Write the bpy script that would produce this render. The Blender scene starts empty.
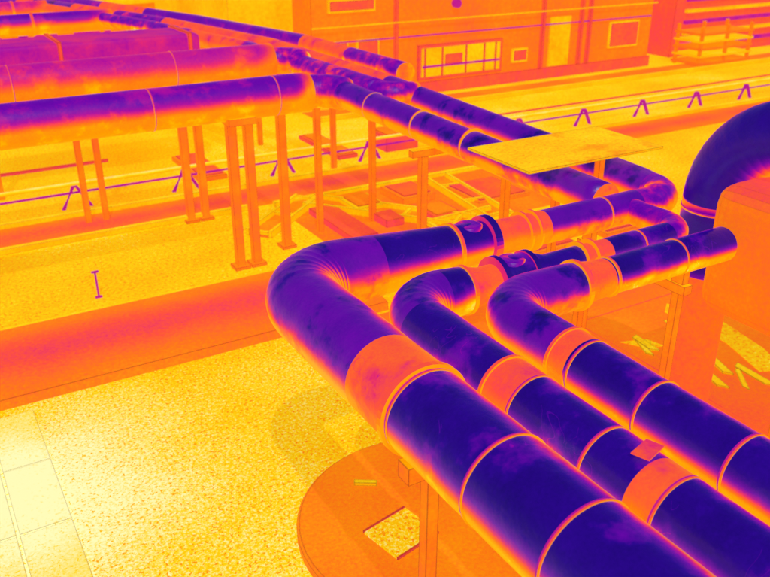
import bpy, math, random
from mathutils import Vector
random.seed(4)
S=bpy.context.scene
rad=math.radians
def lin(c):
    c/=255.0
    return c/12.92 if c<=.04045 else ((c+.055)/1.055)**2.4
def L(r,g,b): return (lin(r),lin(g),lin(b),1)
RAMP=[(0,(14,0,92)),(.12,(42,0,140)),(.26,(105,0,168)),(.38,(170,8,155)),(.48,(226,40,108)),(.56,(248,80,58)),(.65,(255,118,20)),(.76,(255,165,0)),(.88,(255,216,8)),(1,(255,252,185))]
def mth(nt,op,a,b=None,c=None,clamp=False):
    n=nt.nodes.new('ShaderNodeMath');n.operation=op;n.use_clamp=clamp
    for i,v in enumerate((a,b,c)):
        if v is None: continue
        if isinstance(v,(int,float)): n.inputs[i].default_value=v
        else: nt.links.new(v,n.inputs[i])
    return n.outputs[0]
def thermal(name,t0,amp=.05,scale=2.0,fine=0.0,fscale=35,sky_refl=0.0,lo=.3,hi=.82,d=(-.45,-.4,.8),tz=0.0,edge=0.0,blobs=(),rough=.6,spec=.15,bump=0.0,streak=0.0,spots=0.0,blotch=0.0):
    m=bpy.data.materials.new(name);m.use_nodes=True;m.cycles.emission_sampling='NONE';nt=m.node_tree;nt.nodes.clear();N=nt.nodes;K=nt.links
    geo=N.new('ShaderNodeNewGeometry');pos=geo.outputs['Position']
    def nz(sc,det,rgh=.55):
        n=N.new('ShaderNodeTexNoise');n.inputs['Scale'].default_value=sc;n.inputs['Detail'].default_value=det;n.inputs['Roughness'].default_value=rgh
        K.new(pos,n.inputs['Vector']);return n.outputs['Fac']
    def noise(sc,det,am,t,rgh=.55):
        return mth(nt,'ADD',mth(nt,'MULTIPLY',mth(nt,'SUBTRACT',nz(sc,det,rgh),.5),am*2.4),t)
    t=noise(scale,3,amp,t0)
    if fine: t=noise(fscale,2,fine,t,.8)
    if spots:
        s=mth(nt,'GREATER_THAN',nz(fscale*1.1,1),.63)
        t=mth(nt,'SUBTRACT',t,mth(nt,'MULTIPLY',s,spots))
    if sky_refl:  # sky reflection painted into the tone by fixed normal direction
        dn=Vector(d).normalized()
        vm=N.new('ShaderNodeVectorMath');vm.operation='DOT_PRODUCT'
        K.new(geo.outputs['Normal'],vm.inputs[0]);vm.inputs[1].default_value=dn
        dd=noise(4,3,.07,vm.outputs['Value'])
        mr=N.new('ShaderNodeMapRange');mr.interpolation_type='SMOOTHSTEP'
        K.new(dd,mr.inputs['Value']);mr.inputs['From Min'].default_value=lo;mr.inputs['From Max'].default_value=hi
        t=mth(nt,'SUBTRACT',t,mth(nt,'MULTIPLY',mr.outputs[0],sky_refl))
    if blotch:  # soft blotchy reflections on cladding, painted in by noise
        mr=N.new('ShaderNodeMapRange');mr.interpolation_type='SMOOTHSTEP'
        K.new(nz(3.2,4,.6),mr.inputs['Value']);mr.inputs['From Min'].default_value=.5;mr.inputs['From Max'].default_value=.68
        t=mth(nt,'ADD',t,mth(nt,'MULTIPLY',mr.outputs[0],blotch))
    if tz:  # lambert-like shading painted in: tops lighter than sides
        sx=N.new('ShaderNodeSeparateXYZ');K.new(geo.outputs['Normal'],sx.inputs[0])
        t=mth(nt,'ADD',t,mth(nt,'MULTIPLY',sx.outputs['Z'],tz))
    if streak:
        v=N.new('ShaderNodeTexNoise');v.inputs['Scale'].default_value=7;v.inputs['Detail'].default_value=1;v.inputs['Distortion'].default_value=.6
        K.new(pos,v.inputs['Vector'])
        l=mth(nt,'LESS_THAN',mth(nt,'ABSOLUTE',mth(nt,'SUBTRACT',v.outputs['Fac'],.5)),.006)
        g=mth(nt,'GREATER_THAN',nz(3.1,1),.6)
        t=mth(nt,'ADD',t,mth(nt,'MULTIPLY',mth(nt,'MULTIPLY',l,g),streak))
    if blobs:
        sp=N.new('ShaderNodeSeparateXYZ');K.new(pos,sp.inputs[0])
        for (cx,cy,wx,wy,am) in blobs:
            a=mth(nt,'POWER',mth(nt,'ABSOLUTE',mth(nt,'DIVIDE',mth(nt,'SUBTRACT',sp.outputs['X'],cx),wx)),2)
            b=mth(nt,'POWER',mth(nt,'ABSOLUTE',mth(nt,'DIVIDE',mth(nt,'SUBTRACT',sp.outputs['Y'],cy),wy)),2)
            e=mth(nt,'POWER',2.718,mth(nt,'MULTIPLY',mth(nt,'ADD',a,b),-1))
            t=mth(nt,'ADD',t,mth(nt,'MULTIPLY',e,am))
    cr=N.new('ShaderNodeValToRGB');r=cr.color_ramp
    r.elements[0].position=0;r.elements[0].color=L(*RAMP[0][1]);r.elements[1].position=1;r.elements[1].color=L(*RAMP[-1][1])
    for p,c in RAMP[1:-1]:
        e=r.elements.new(p);e.color=L(*c)
    K.new(t,cr.inputs[0])
    col=cr.outputs[0]
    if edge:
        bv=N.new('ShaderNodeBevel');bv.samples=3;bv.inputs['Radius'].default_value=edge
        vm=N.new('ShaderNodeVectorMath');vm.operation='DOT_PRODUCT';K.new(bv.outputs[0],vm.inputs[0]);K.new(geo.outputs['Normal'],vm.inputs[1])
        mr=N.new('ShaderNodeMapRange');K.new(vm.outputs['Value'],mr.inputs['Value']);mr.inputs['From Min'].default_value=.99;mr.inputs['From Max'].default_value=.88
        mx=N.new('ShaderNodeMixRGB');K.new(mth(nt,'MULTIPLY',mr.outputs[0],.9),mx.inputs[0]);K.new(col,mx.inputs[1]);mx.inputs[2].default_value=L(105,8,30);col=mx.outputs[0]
    ml=N.new('ShaderNodeMixRGB');ml.blend_type='MULTIPLY';ml.inputs[0].default_value=1;K.new(col,ml.inputs[1]);ml.inputs[2].default_value=(.32,.32,.32,1)
    pb=N.new('ShaderNodeBsdfPrincipled');K.new(ml.outputs[0],pb.inputs['Base Color']);K.new(col,pb.inputs['Emission Color']);pb.inputs['Emission Strength'].default_value=.8  # every surface glows in its own colour, flattening sun shadows
    pb.inputs['Roughness'].default_value=rough;pb.inputs['Specular IOR Level'].default_value=spec
    if bump:
        b=N.new('ShaderNodeBump');b.inputs['Strength'].default_value=bump;b.inputs['Distance'].default_value=.02;K.new(nz(9,3),b.inputs['Height']);K.new(b.outputs[0],pb.inputs['Normal'])
    o=N.new('ShaderNodeOutputMaterial');K.new(pb.outputs[0],o.inputs[0])
    return m

M={}  # claddings: dark cores are sky reflection painted into the colour
M['sky_refl']=thermal('sky_refl_cladding',.76,.06,4,.035,60,sky_refl=.67,lo=.18,hi=.80,rough=.3,spec=.3,bump=.3,blotch=.14,streak=.07)
M['duct']=thermal('sky_refl_duct',.72,.04,4,.03,60,sky_refl=.62,lo=.0,hi=.66,d=(-.72,-.25,.45),rough=.35,spec=.3,bump=.3)
M['purple']=thermal('sky_purple_cladding',.74,.07,3,.035,60,sky_refl=.52,lo=.2,hi=.8,rough=.35,spec=.3,bump=.3,blotch=-.18,streak=-.06)
M['warm']=thermal('warm_cladding',.70,.07,3,.035,60,sky_refl=.13,rough=.45,bump=.15,streak=-.05,blotch=-.09)
M['rackp']=thermal('rack_cladding',.72,.07,2,.04,50,sky_refl=.46,lo=.15,hi=.85,rough=.4,bump=.2,blotch=.1)
M['pink']=thermal('duct_cladding',.68,.06,2,.04,40,sky_refl=.27,lo=.1,hi=.85,rough=.4,bump=.2,blotch=.08)
M['mott']=thermal('mottled_cladding',.70,.14,7,.06,50,sky_refl=.43,rough=.4,bump=.3,blotch=.24)
M['ring']=thermal('band_metal',.76,.04,6,sky_refl=.22)
M['seam']=thermal('seam_strip',.60,.03,6,sky_refl=.52)
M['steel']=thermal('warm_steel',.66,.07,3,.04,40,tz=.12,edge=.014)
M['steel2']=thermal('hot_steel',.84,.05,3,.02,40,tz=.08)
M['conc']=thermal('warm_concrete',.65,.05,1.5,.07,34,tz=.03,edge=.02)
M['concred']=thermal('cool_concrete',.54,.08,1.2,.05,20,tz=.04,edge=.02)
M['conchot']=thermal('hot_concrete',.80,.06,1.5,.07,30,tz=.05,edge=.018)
M['ground']=thermal('ground_gravel',.865,.06,.8,.17,40,blobs=((.15,5.7,1.1,1.3,.17),(2.6,5.4,1.0,.8,-.02),(0,7.2,60,.5,-.03)),spots=.15)
M['grass']=thermal('yard_surface',.83,.08,.5,.12,24,spots=.10,blobs=((10,14,6,1.5,.03),))
M['slab']=thermal('slab_warm',.645,.06,.9,.05,25,blobs=((4.6,4.4,1.6,1.4,-.05),(7,5,1.5,1,.03)))
M['tile']=thermal('paving',.91,.06,1.5,.08,40,edge=.01,blobs=((.1,5.9,.6,.7,.16),),spots=.06)
M['wallm']=thermal('culvert_concrete',.665,.04,1.2,.06,26,tz=.01,edge=.02,blobs=((0,7.95,60,.44,-.135),))  # blob paints a wall's shadow as a band along the culvert
M['band']=thermal('channel_surface',.655,.08,.7,.06,18,blobs=((0,11.8,60,.28,-.08),))
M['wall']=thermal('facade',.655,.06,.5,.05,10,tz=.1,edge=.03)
M['wallred']=thermal('facade_cool',.57,.07,.5,.05,10,edge=.03)
M['wallhot']=thermal('facade_hot',.80,.07,.8,.06,10,edge=.02)
M['glass']=thermal('window_cool',.41,.10,2,.04,20)
M['dark']=thermal('dark_line',.40,.05,3)
M['tank']=thermal('tank_cladding',.655,.05,1.5,.04,30,sky_refl=.1,d=(0,-.2,1),lo=.2,hi=.9,edge=.015)
M['roof']=thermal('platform_sheet',.80,.07,2,.08,30,tz=.02,edge=.012,blotch=-.08,spots=.06)

def mesh(name,vs,fs,mats,mi=None,smooth=False,parent=None):
    me=bpy.data.meshes.new(name);me.from_pydata(vs,[],fs)
    for m in mats: me.materials.append(m)
    if mi:
        for p,i in zip(me.polygons,mi): p.material_index=i
    if smooth:
        for p in me.polygons: p.use_smooth=True
    me.update();o=bpy.data.objects.new(name,me);S.collection.objects.link(o)
    if parent: o.parent=parent
    return o
def empty(name):
    o=bpy.data.objects.new(name,None);S.collection.objects.link(o);return o
def boxdata(x0,x1,y0,y1,z0,z1):
    v=[(x,y,z) for z in(z0,z1) for y in(y0,y1) for x in(x0,x1)]
    f=[(0,2,3,1),(4,5,7,6),(0,1,5,4),(2,6,7,3),(0,4,6,2),(1,3,7,5)]
    return v,f
def box(name,x0,x1,y0,y1,z0,z1,mat,parent=None,bev=0.0):
    v,f=boxdata(x0,x1,y0,y1,z0,z1)
    o=mesh(name,v,f,[M[mat]],parent=parent)
    if bev:
        b=o.modifiers.new('b','BEVEL');b.width=bev;b.segments=4;b.limit_method='ANGLE'
    return o
def tube(name,pts,mats,parent=None,n=40,cap=True):
    P=[Vector(p[0]) for p in pts];vs=[];fs=[];mi=[]
    t0=(P[1]-P[0]).normalized()
    up=Vector((0,0,1)) if abs(t0.z)<.9 else Vector((1,0,0))
    nrm=(up-t0*up.dot(t0)).normalized();prev=t0
    for i,p in enumerate(P):
        if i==0:t=t0
        elif i==len(P)-1:t=(P[i]-P[i-1]).normalized()
        else:
            a=(P[i]-P[i-1]);b=(P[i+1]-P[i])
            t=(a.normalized()+b.normalized()).normalized() if a.length>1e-6 and b.length>1e-6 else prev
        q=prev.rotation_difference(t);nrm=(q@nrm);nrm=(nrm-t*nrm.dot(t)).normalized();prev=t
        bn=t.cross(nrm)
        for k in range(n):
            a=2*math.pi*k/n
            vs.append(p+(nrm*math.cos(a)+bn*math.sin(a))*pts[i][1])
    for i in range(len(P)-1):
        for k in range(n):
            k2=(k+1)%n
            fs.append((i*n+k,i*n+k2,(i+1)*n+k2,(i+1)*n+k));mi.append(pts[i][2])
    if cap:
        fs.append(tuple(range(n))[::-1]);mi.append(pts[0][2])
        fs.append(tuple((len(P)-1)*n+k for k in range(n)));mi.append(pts[-1][2])
    o=mesh(name,[tuple(v) for v in vs],fs,[M[m] for m in mats],mi,True,parent)
    for p in o.data.polygons:
        if len(p.vertices)>4:p.use_smooth=False
    return o
def line(a,b,r0,r1,mi,step=.12):
    a=Vector(a);b=Vector(b);k=max(2,int((b-a).length/step))
    out=[]
    for i in range(k+1):
        s=i/k;out.append((a.lerp(b,s),r0+(r1-r0)*s+random.uniform(-.0012,.0012),mi))
    return out
def arc(c,u,w,R,r,mi,a0=0,a1=90,gores=7,rb=.0011):
    out=[];c=Vector(c);u=Vector(u);w=Vector(w)
    for g in range(gores):
        for s,b in((.0,rb),(.15,0),(.5,0),(.85,0)):
            a=rad(a0+(a1-a0)*(g+s)/gores)
            out.append((c+u*R*math.cos(a)+w*R*math.sin(a),r+b,mi))
    a=rad(a1);out.append((c+u*R*math.cos(a)+w*R*math.sin(a),r,mi))
    return out
def ring(c,ax,r,w,mat,parent,name='band',h=.012):
    c=Vector(c);ax=Vector(ax)
    p=[(c-ax*w/2,r-.004,0),(c-ax*w/2*.99,r+h,0),(c+ax*w/2*.99,r+h,0),(c+ax*w/2,r-.004,0)]
    o=tube(name,p,[mat],parent,44)
    for q in o.data.polygons:q.use_smooth=False
    return o
def seam(c,ax,r,parent):
    c=Vector(c);ax=Vector(ax)
    ring(c-ax*.011,ax,r,.009,'ring',parent,'bead',.006)
    ring(c,ax,r,.007,'dark',parent,'joint',.004)
X=Vector((1,0,0));Y=Vector((0,1,0));Z=Vector((0,0,1))

# ------------- ground
def sheet(name,x0,x1,y0,y1,z,mat,parent=None):
    return mesh(name,[(x0,y0,z),(x1,y0,z),(x1,y1,z),(x0,y1,z)],[(0,1,2,3)],[M[mat]],parent=parent)
sheet('ground',-150,200,-60,300,0,'grass')
sheet('gravel_yard',-6,3.4,-3,7.3,.004,'ground')
sheet('concrete_slab',3.4,9.5,-3,7.2,.006,'slab')
sheet('concrete_apron',4.6,9.2,8.85,11.2,.004,'band')
sheet('channel_strip',-12,30,11.3,12.2,.006,'band')
sheet('road',8.9,40,12.9,15.6,.004,'grass')
sheet('verge',7.6,40,15.7,16.6,.006,'band')
prof=[(7.25,0),(7.27,.10),(7.75,.16),(8.35,.16),(8.75,.09),(8.8,0)]
vs=[];fs=[]
for x in(-12,4.3):
    for y,z in prof: vs.append((x,y,z))
n=len(prof)
for i in range(n-1): fs.append((i,n+i,n+i+1,i+1))
fs.append(tuple(range(n)));fs.append(tuple(range(n,2*n))[::-1])
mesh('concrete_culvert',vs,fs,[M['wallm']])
pv=empty('paving')
for i,(x0,x1) in enumerate([(-1.6,-.75),(-.74,.07),(.08,.46)]):
    for j in range(4):
        y0=3.7+j*.85
        if y0<7: box('slab_%d_%d'%(i,j),x0,x1-.012,y0,min(y0+.835,7.2),.0,.03+random.uniform(-.004,.004),'tile',pv)
pad=empty('round_concrete_plinth')
def disc(name,cx,cy,r,z0,z1,mat,parent,n=56,bev=.02):
    vs=[];fs=[]
    for rr,z in((r,z0),(r,z1-bev),(r-bev,z1)):
        for k in range(n):
            a=2*math.pi*k/n;vs.append((cx+rr*math.cos(a),cy+rr*math.sin(a),z))
    for l in range(2):
        for k in range(n):
            k2=(k+1)%n;fs.append((l*n+k,l*n+k2,(l+1)*n+k2,(l+1)*n+k))
    fs.append(tuple(2*n+k for k in range(n)))
    return mesh(name,vs,fs,[M[mat]],parent=parent)
disc('plinth',2.75,4.0,1.0,0,.09,'conc',pad)
o=box('lid_handle',-.02,.02,-.09,.09,.09,.12,'conchot',pad);o.location=(2.5,4.56,0);o.rotation_euler=(0,0,1.0)
o=box('hatch_plate',-.2,.2,-.17,.17,.09,.105,'ground',pad);o.location=(2.45,3.95,0);o.rotation_euler=(0,0,.2)
for s in(-1,1):
    o=box('hatch_rim',-.2,.2,-.006,.006,.09,.112,'concred',pad);o.location=(2.45-.035*s,3.95+.177*s,0);o.rotation_euler=(0,0,.2)

# ------------- main pipelines
zc=2.0
def main_pipe(name,x,yb,rA,rB,bend,xend,secA,secB,ringsA,ringsB,tail=None,seams=(),rb=.001):
    e=empty(name)
    ms=['sky_refl','purple','warm','mott']
    pts=[]
    for (a,b,mi) in secA: pts+=line((x,a,zc),(x,b,zc),rA,rA,mi)
    pts+=arc((x+bend,yb-bend,zc),-X,Y,bend,rA,1,gores=8,rb=rb)
    for (a,b,r0,r1,mi) in secB: pts+=line((a,yb,zc),(b,yb,zc),r0,r1,mi)
    if tail: pts+=tail
    q=[pts[0]]
    for p in pts[1:]:
        if (Vector(p[0])-Vector(q[-1][0])).length>1e-4: q.append(p)
        else: q[-1]=(q[-1][0],q[-1][1],p[2])
    tube('cladding',q,ms,e,48)
    for (y,w,mt,h) in ringsA: ring((x,y,zc),Y,rA,w,mt,e,h=h)
    for y in seams: seam((x,y,zc),Y,rA,e)
    for (xx,r,w,mt,h) in ringsB: ring((xx,yb,zc),X,r,w,mt,e,h=h)
    return e
def far(dx,y0,x0,r,seed,dz=0):
    rnd=random.Random(seed)
    ctr=[(x0,y0),(5.3+dx,12.6),(4.65+dx,16),(3.2+dx,21),(.4+dx,30)]
    pts=[]
    for (xa,ya),(xb,yb) in zip(ctr[:-1],ctr[1:]):
        k=max(1,int((yb-ya)/1.3))
        for i in range(k):
            s0=i/k;s1=(i+1)/k
            a=Vector((xa+(xb-xa)*s0,ya+(yb-ya)*s0,2.1+dz));b=Vector((xa+(xb-xa)*s1,ya+(yb-ya)*s1,2.1+dz))
            pts+=line(a,b,r,r,rnd.choice([1,2,3,1,2]),.3)[:-1]
    pts.append((Vector((ctr[-1][0],ctr[-1][1],2.1+dz)),r,1))
    return pts
p1=main_pipe('insulated_pipeline',1.85,4.41,.23,.13,.36,5.35,
 [(-1.6,.4,0),(.4,1.68,0),(1.68,2.16,0),(2.16,2.76,0),(2.76,3.16,2),(3.16,4.05,1)],
 [(2.21,2.5,.23,.21,1),(2.5,3.1,.21,.165,0),(3.1,3.42,.165,.15,0),(3.42,3.95,.13,.13,2),(3.95,4.9,.13,.13,1),(4.9,5.1,.13,.13,3)],
 [(2.79,.035,'ring',.02)],
 [(3.12,.165,.025,'ring',.018),(3.42,.15,.06,'seam',.035),(3.75,.13,.02,'ring',.025),(3.84,.13,.02,'ring',.025),(4.55,.13,.012,'ring',.006)],
 tail=arc((5.1,4.66,zc),-Y,X,.25,.14,3,gores=5)+line((5.35,4.66,2.0),(5.35,9.0,2.1),.15,.15,1)+far(0,9.0,5.35,.16,3),
 seams=(2.76,2.16,1.68,1.1,.4),rb=.0016)
p2=main_pipe('insulated_pipeline',2.32,3.8,.165,.095,.3,4.9,
 [(-1.6,.9,0),(.9,1.66,0),(1.66,1.8,2),(1.8,2.55,0),(2.55,2.74,2),(2.74,3.5,0)],
 [(2.62,2.8,.165,.15,0),(2.8,3.05,.12,.12,2),(3.05,3.3,.15,.15,0),(3.3,3.75,.1,.1,0),(3.75,4.0,.1,.1,2),(4.0,4.6,.105,.105,0)],
 [(2.75,.02,'ring',.012)],
 [(2.8,.15,.025,'ring',.012),(3.05,.13,.04,'seam',.04),(3.3,.13,.04,'seam',.03),(3.75,.1,.02,'ring',.03),(3.85,.1,.02,'ring',.03),(4.3,.105,.012,'ring',.006)],
 tail=arc((4.6,4.0,zc),-Y,X,.2,.105,3,gores=4)+line((4.8,4.0,zc),(4.8,4.4,zc),.1,.1,3),
 seams=(2.55,2.06,1.66,1.1))
p3=main_pipe('insulated_pipeline',2.8,3.5,.16,.12,.3,4.9,
 [(-1.6,1.2,0),(1.2,2.7,0),(2.7,2.82,2),(2.82,3.2,1)],
 [(3.1,3.45,.16,.15,1),(3.45,3.7,.135,.125,2),(3.7,5.0,.125,.125,0)],
 [(2.83,.02,'ring',.01)],
 [(3.45,.15,.03,'ring',.018),(3.72,.125,.015,'ring',.012),(4.35,.125,.012,'ring',.006)],
 seams=(2.68,2.22,1.72,1.25))
def valve(x,y,r,parent):
    tube('valve_bonnet',[((x,y,zc),r*.75,0),((x,y,zc+r*1.15),r*.75,0),((x,y,zc+r*1.2),r*.6,0)],['mott'],parent,24)
valve(3.27,4.41,.13,p1);valve(3.17,3.8,.12,p2)
o=box('tag',-.08,.08,-.04,.04,0,.006,'warm',p2);o.location=(2.34,1.86,2.168);o.rotation_euler=(0,.12,.35)
def support(y):
    e=empty('pipe_support')
    box('beam',1.74,3.1,y-.05,y+.05,1.62,1.72,'steel',e)
    for x in(1.9,3.0): box('post',x-.035,x+.035,y-.035,y+.035,.0,1.618,'steel',e);box('foot',x-.11,x+.11,y-.11,y+.11,.005,.03,'steel',e)
    for x,r in((1.85,.23),(2.32,.165),(2.8,.16)):
        box('saddle',x-.07,x+.07,y-.04,y+.04,1.722,2.0-r+.03,'steel',e)
    return e
for y in(2.79,.6): support(y)
def supportB(x):
    e=empty('pipe_support')
    box('beam',x-.04,x+.04,3.42,4.5,1.72,1.79,'steel',e)
    for y in(3.5,4.44): box('post',x-.03,x+.03,y-.03,y+.03,.0,1.718,'steel',e)
    for y,r in((4.41,.13),(3.8,.1),(3.5,.125)): box('saddle',x-.03,x+.03,y-.05,y+.05,1.792,2.0-r+.02,'steel',e)
supportB(4.45)

# ------------- tank at the right and its big elbow
tk=empty('insulated_tank')
box('shell',4.84,6.9,1.2,3.68,1.42,2.42,'tank',tk,bev=.16)
for x,y in((5.6,1.6),(5.6,3.2),(6.6,1.6),(6.6,3.2)): box('leg',x-.06,x+.06,y-.06,y+.06,0,1.43,'steel',tk)
el=empty('insulated_duct_elbow')
R=.62;c=Vector((5.36,3.98-R,2.1))
tube('elbow',line((5.36,3.98,.0),(5.36,3.98,1.5),.2,.2,1)+line((5.36,3.98,1.52),(5.36,3.98,2.1),.27,.27,0)+arc(c,Y,Z,R,.27,0,gores=9,rb=.0012)+line((5.36,3.98-R,2.1+R),(5.36,1.0,2.1+R),.27,.27,0),['duct','slab'],el,56)
seam((5.36,3.98,2.05),Z,.27,el)

# ------------- crossing deck carried by the rack
pf=empty('pipe_crossing_platform')
box('deck',4.12,5.6,4.8,5.62,2.28,2.30,'roof',pf)
for y in(4.95,5.45):
    box('bearer',4.2,5.56,y-.025,y+.025,2.24,2.278,'steel',pf)
    box('post',5.02-.03,5.02+.03,y-.03,y+.03,0,2.238,'steel',pf)

# ------------- rack pipes
r1=empty('rack_pipeline')
pts=line((-5,9.3,2.1),(4.35,9.3,2.1),.235,.235,0,.25)+arc((4.35,8.98,2.1),Y,X,.32,.2,1,gores=6)+line((4.67,8.9,2.1),(4.67,4.5,2.05),.16,.15,2)
tube('cladding',pts,['rackp','mott','purple'],r1,36)
for x in(.3,2.4,3.9): seam((x,9.3,2.1),X,.235,r1)
for y in(8.2,7.2,6.3): seam((4.67,y,2.09),Y,.16,r1)
r2=empty('rack_pipeline')
pts=line((-5,11.0,2.2),(4.6,11.0,2.2),.24,.24,0,.3)+arc((4.6,10.7,2.2),Y,X,.3,.18,1,gores=6)+line((4.9,10.6,2.15),(4.95,8.6,2.15),.16,.16,1)+arc((5.15,8.6,2.15),-X,-Y,.2,.15,1,gores=4)+line((5.16,8.4,2.15),(5.35,8.4,2.12),.15,.15,1)
tube('cladding',pts,['pink','mott'],r2,32)
for x in(-1,1.2,3.2): seam((x,11,2.2),X,.24,r2)
du=empty('rectangular_duct')
box('duct',-9,4.4,13.4,14.4,1.55,2.3,'glass',du,bev=.06)
for x in(-5,-2.6,-.2,2.2,4.2): box('flange',x,x+.06,13.36,14.44,1.52,2.33,'wallred',du)
box('trim',-9,4.4,13.34,13.398,1.86,1.92,'wall',du)
for x in(-3,1,4): box('leg',x,x+.1,13.6,13.7,0,1.548,'steel',du)
for y,z,r in((17.6,2.1,.2),(20.0,2.1,.2)):
    e=empty('rack_pipeline')
    tube('cladding',line((-8,y,z),(4.0 if y<19 else 3.2,y,z),r,r,0,.5),['rackp' if y<19 else 'pink'],e,28)
    for x in(-3,0,2.5): ring((x,y,z),X,r,.05,'ring',e,h=.015)
for dx,y0,x0,r,s in((.6,9.6,5.95,.15,7),(-.4,11.9,4.9,.13,9)):
    e=empty('rack_pipeline')
    tube('cladding',far(dx,y0,x0,r,s,.02),['mott','rackp','warm','mott'],e,28)
def frame(x,y0,y1,dbl=False,h=1.84):
    e=empty('pipe_rack_frame')
    for yy in(y0,y1):
        for dx in((0,.22) if dbl else (0,)):
            box('post',x+dx-.05,x+dx+.05,yy-.05,yy+.05,0,h-.002,'steel',e)
            box('base',x+dx-.1,x+dx+.1,yy-.1,yy+.1,0,.04,'conc',e)
    box('crossbeam',x-.06,x+(.28 if dbl else .06),y0-.15,y1+.15,h,h+.08,'steel',e)
frame(3.3,9.25,11.2,True);frame(-1.2,9.25,11.2);frame(4.1,9.6,11.4)
def frameA(y,x0,x1,h=1.86):
    e=empty('pipe_rack_frame')
    for xx in(x0,x1): box('post',xx-.04,xx+.04,y-.04,y+.04,0,h-.002,'steel',e)
    box('crossbeam',x0-.15,x1+.15,y-.04,y+.04,h,h+.07,'steel',e)
frameA(9.9,4.75,5.6);frameA(12.3,4.4,6.2);frameA(6.9,4.5,5.6)
for y,x in((14.6,4.9),(17,4.2),(20,3.4),(24,2.4)): frameA(y,x-.6,x+.9)
frameA(11.9,2.0,2.25,1.9)
rl=empty('low_rail')
tube('rail_tube',line((-10,12.7,.36),(30,12.7,.36),.03,.03,0,1),['steel2'],rl,12)
tube('rail_lower',line((-10,12.78,.2),(30,12.78,.2),.018,.018,0,1),['dark'],rl,12)
x=-8.2
while x<29:
    for s in(-1,1):
        v=[(x+s*.18,12.62,0),(x+s*.23,12.62,0),(x+.02*s+.025,12.62,.34),(x+.02*s-.025,12.62,.34)]
        vs=v+[(a,b+.06,c) for a,b,c in v]
        mesh('trestle_leg',vs,[(0,1,2,3),(7,6,5,4),(0,4,5,1),(1,5,6,2),(2,6,7,3),(3,7,4,0)],[M['dark']],parent=rl)
    x+=1.7
mk=empty('marker_stake')
box('stem',1.52,1.54,9.24,9.26,0,.32,'dark',mk);box('cap',1.49,1.57,9.235,9.265,.322,.34,'dark',mk);box('foot',1.49,1.57,9.235,9.265,0,.02,'dark',mk)

def plinth(x0,x1,y0,y1,h,mat):
    e=empty('concrete_plinth');box('block',x0,x1,y0,y1,.0,h,mat,e,bev=.015)
    if x1-x0>.4: box('cap',x0+.06,x1-.06,y0+.06,y1-.06,h+.001,h+.02,'concred' if mat=='conc' else 'conc',e)
for a in [(4.9,5.3,9.2,10.6,.10,'concred'),(5.6,5.9,9.5,9.9,.12,'concred'),(5.5,6.0,10.2,10.8,.1,'conchot'),(6.3,6.8,9.3,9.9,.1,'concred'),(6.3,6.9,10.2,10.9,.12,'conc'),
 (7.3,8.3,9.6,10.6,.06,'conc'),(6.0,6.3,7.6,8.4,.1,'concred'),(6.7,7.5,7.6,8.6,.06,'conc'),(8.0,8.8,7.6,8.8,.08,'conc'),(5.0,5.6,7.5,8.1,.08,'conchot'),
 (4.0,4.5,12.9,14.4,.08,'conc'),(6.6,7.0,12.9,14.6,.08,'concred'),(7.6,8.3,12.9,13.6,.3,'concred')]: plinth(*a)
def pipeway(x,y,l,w,ang,mat='conchot'):
    e=empty('cable_tray')
    for s in(-1,1): box('side',0,l,s*w/2-.025,s*w/2+.025,.0,.1,mat,e)
    box('base',.0,l,-w/2+.027,w/2-.027,.0,.03,'conc',e)
    k=int(l/.8)
    for i in range(k+1): box('tie',i*.78,.06+i*.78,-w/2+.029,w/2-.029,.031,.08,mat,e)
    e.location=(x,y,.01);e.rotation_euler=(0,0,ang)
pipeway(5.1,11.0,2.6,.4,-.9);pipeway(5.2,7.5,1.3,.35,1.2);pipeway(7.2,8.95,2.1,.4,1.45);pipeway(3.9,10.1,1.6,.35,.7);pipeway(6.1,9.1,1.2,.3,.05)
def kerb(x0,x1,y0,y1,mat='conc',h=.1):
    box('kerb',x0,x1,y0,y1,0,h,mat,bev=.01)
kerb(4.6,9.3,8.85,8.95,'conchot',.07);kerb(4.6,9.3,11.15,11.25,'conchot',.07);kerb(9.35,9.5,-3,11.27,'conchot');kerb(7.6,40,15.6,15.72,'conchot')
kerb(4.4,9.3,7.22,7.32,'conchot',.07);kerb(8.9,40,12.2,12.32,'conchot',.08);kerb(-12,4.2,11.2,11.29,'conchot',.08);kerb(-12,8.8,12.2,12.3,'conchot',.08)
kerb(10,40,14.2,14.26,'concred',.03);kerb(-12,3,14.9,14.96,'concred',.05);kerb(-12,4.2,8.83,8.9,'conchot',.05)
def debris(cx,cy,n,spread,big=1):
    vs=[];fs=[]
    for i in range(n):
        x=cx+random.gauss(0,spread);y=cy+random.gauss(0,spread*.6);a=random.uniform(-.6,.6)+.9;l=random.uniform(.06,.2)*big;w=random.uniform(.015,.05)*big;h=random.uniform(.012,.03)
        b=len(vs)
        for z in(.006,h):
            for s,t in((-1,-1),(1,-.6),(.8,1),(-.7,.8)):
                vs.append((x+s*l*math.cos(a)-t*w*math.sin(a),y+s*l*math.sin(a)+t*w*math.cos(a),z))
        fs+=[(b+3,b+2,b+1,b),(b+4,b+5,b+6,b+7)]+[(b+k,b+(k+1)%4,b+4+(k+1)%4,b+4+k) for k in range(4)]
    mesh('rubble',vs,fs,[M['conchot']])
debris(6.16,5.2,3,.1);debris(7.0,5.3,2,.2,1.4);debris(6.6,4.4,4,.2,1.3)
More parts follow.
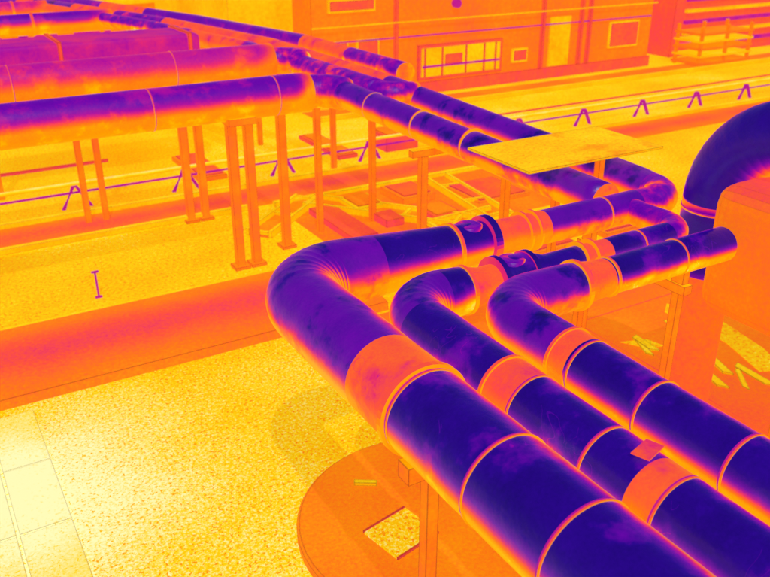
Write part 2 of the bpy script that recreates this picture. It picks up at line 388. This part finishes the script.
# flat pavement patches and joints in the concrete slab at the right
def flatpoly(name,pts,z,mat): mesh(name,[(x,y,z) for x,y in pts],[tuple(range(len(pts)))],[M[mat]])
flatpoly('gravel_patch',[(7.15,5.75),(7.35,5.2),(7.2,4.5),(7.0,4.1),(6.75,4.2),(6.95,4.75),(7.0,5.2),(6.95,5.6)],.011,'grass')
flatpoly('gravel_patch',[(6.0,5.35),(6.3,5.25),(6.35,5.05),(6.15,5.1)],.011,'grass')
for y in(5.9,): sheet('slab_joint',4.4,9.3,y,y+.02,.0105,'concred')
for x in(5.9,7.6): sheet('slab_joint',x,x+.02,-3,5.89,.0105,'concred')

# ------------- buildings
b1=empty('industrial_building')
box('main_wall',8.1,18.6,17.0,24,0,5.5,'wall',b1)
box('plinth',8.05,18.65,16.94,16.998,0,.28,'wallred',b1)
box('window_frame',10.85,13.35,16.93,16.998,.33,1.15,'wallred',b1)
box('pane',10.93,13.27,16.91,16.928,.40,1.08,'wallhot',b1)
for x in(11.0,11.5,12.2,12.75,13.1): box('mullion',x,x+.05,16.895,16.908,.41,1.07,'wallred',b1)
box('shelf',10.95,13.25,16.88,16.894,.62,.67,'glass',b1);box('clutter',11.6,12.1,16.88,16.893,.672,.9,'wallred',b1)
for x in(10.2,14.6,15.9,16.2): box('pilaster',x,x+.08,16.9,16.998,.282,5.3,'wallred',b1)
box('cornice',8.05,18.65,16.88,16.898,1.7,1.74,'wallhot',b1)
box('door',14.9,15.6,16.96,16.998,.3,1.55,'wallhot',b1)
for x,z,w,h in((8.4,.9,.6,.5),(9.2,.9,.6,.5),(13.7,.5,.5,.35),(17.0,.6,1.1,.7),(8.5,2.0,1.2,.3)):
    box('vent_frame',x,x+w,16.95,16.998,z,z+h,'wallhot',b1);box('vent_louvre',x+.05,x+w-.05,16.935,16.949,z+.05,z+h-.05,'wallred',b1)
box('cable_conduit',8.2,18.5,16.93,16.96,1.36,1.39,'glass',b1)
tube('wall_lamp',[((11.9,16.85,2.05),.10,0),((11.9,16.99,2.05),.10,0)],['dark'],b1,20)
b2=empty('warehouse')
box('wall',20.2,34,17.6,26,0,5,'wallred',b2)
for i in range(6): box('shutter_slat',20.6,33,17.5,17.598,.3+i*.32,.40+i*.32,'wallhot' if i%2 else 'glass',b2)
st=empty('pallet_stack')
for i in range(5):
    box('pallet_%d'%i,19.6,21.8,16.0,17.0,.05+i*.2,.11+i*.2,'conchot' if i%2 else 'conc',st)
for x in(19.65,20.7,21.7):
    for y in(16.05,16.9): box('bearer',x-.04,x+.04,y-.04,y+.04,0,1.1,'steel',st)
b3=empty('office_building')
box('wall',-2,7.6,25,32,0,6,'wall',b3)
for i in range(6):
    box('window_%d'%i,-1.2+i*1.45,-.2+i*1.45,24.95,24.998,.4,1.3,'glass',b3)
box('string_course',-2,7.6,24.93,24.998,1.6,1.8,'wallhot',b3)
b4=empty('storage_shed')
box('wall',-9,.2,21.5,24,0,3,'wallred',b4)
for i in range(8): box('rib',-8.6+i*1.05,-8.5+i*1.05,21.44,21.498,0,2.9,'glass',b4)
b5=empty('storage_shed')
box('wall',6.4,7.9,17.5,23,0,5,'wallhot',b5)
for i in range(2): box('window_%d'%i,6.6+i*.62,7.05+i*.62,17.44,17.498,.6,1.2,'wallred',b5)
box('band',6.4,7.9,17.42,17.498,1.4,1.5,'wallred',b5)

# ------------- light, sky, camera
w=bpy.data.worlds.new('World');S.world=w;w.use_nodes=True
nt=w.node_tree;bg=nt.nodes['Background'];sk=nt.nodes.new('ShaderNodeTexSky');sk.sky_type='NISHITA';sk.sun_disc=False
az=rad(200);elv=rad(52)
sk.sun_elevation=elv;sk.sun_rotation=az
nt.links.new(sk.outputs[0],bg.inputs[0]);bg.inputs[1].default_value=.05
sd=bpy.data.lights.new('sun','SUN');sd.energy=2.0;sd.angle=rad(.5);sd.color=(1,.94,.85)
so=bpy.data.objects.new('sun',sd);S.collection.objects.link(so)
dv=Vector((math.sin(az)*math.cos(elv),math.cos(az)*math.cos(elv),math.sin(elv)))
so.rotation_euler=dv.to_track_quat('Z','Y').to_euler()
cd=bpy.data.cameras.new('camera');cd.sensor_width=36;cd.lens=36*826/770;cd.clip_end=1000;cd.clip_start=.05
cd.dof.use_dof=True;cd.dof.focus_distance=4.4;cd.dof.aperture_fstop=2.8
co=bpy.data.objects.new('camera',cd);S.collection.objects.link(co);co.location=(0,0,4.2);co.rotation_euler=(rad(65),0,rad(-30.4))
S.camera=co
S.view_settings.view_transform='Standard';S.view_settings.look='None';S.view_settings.exposure=0
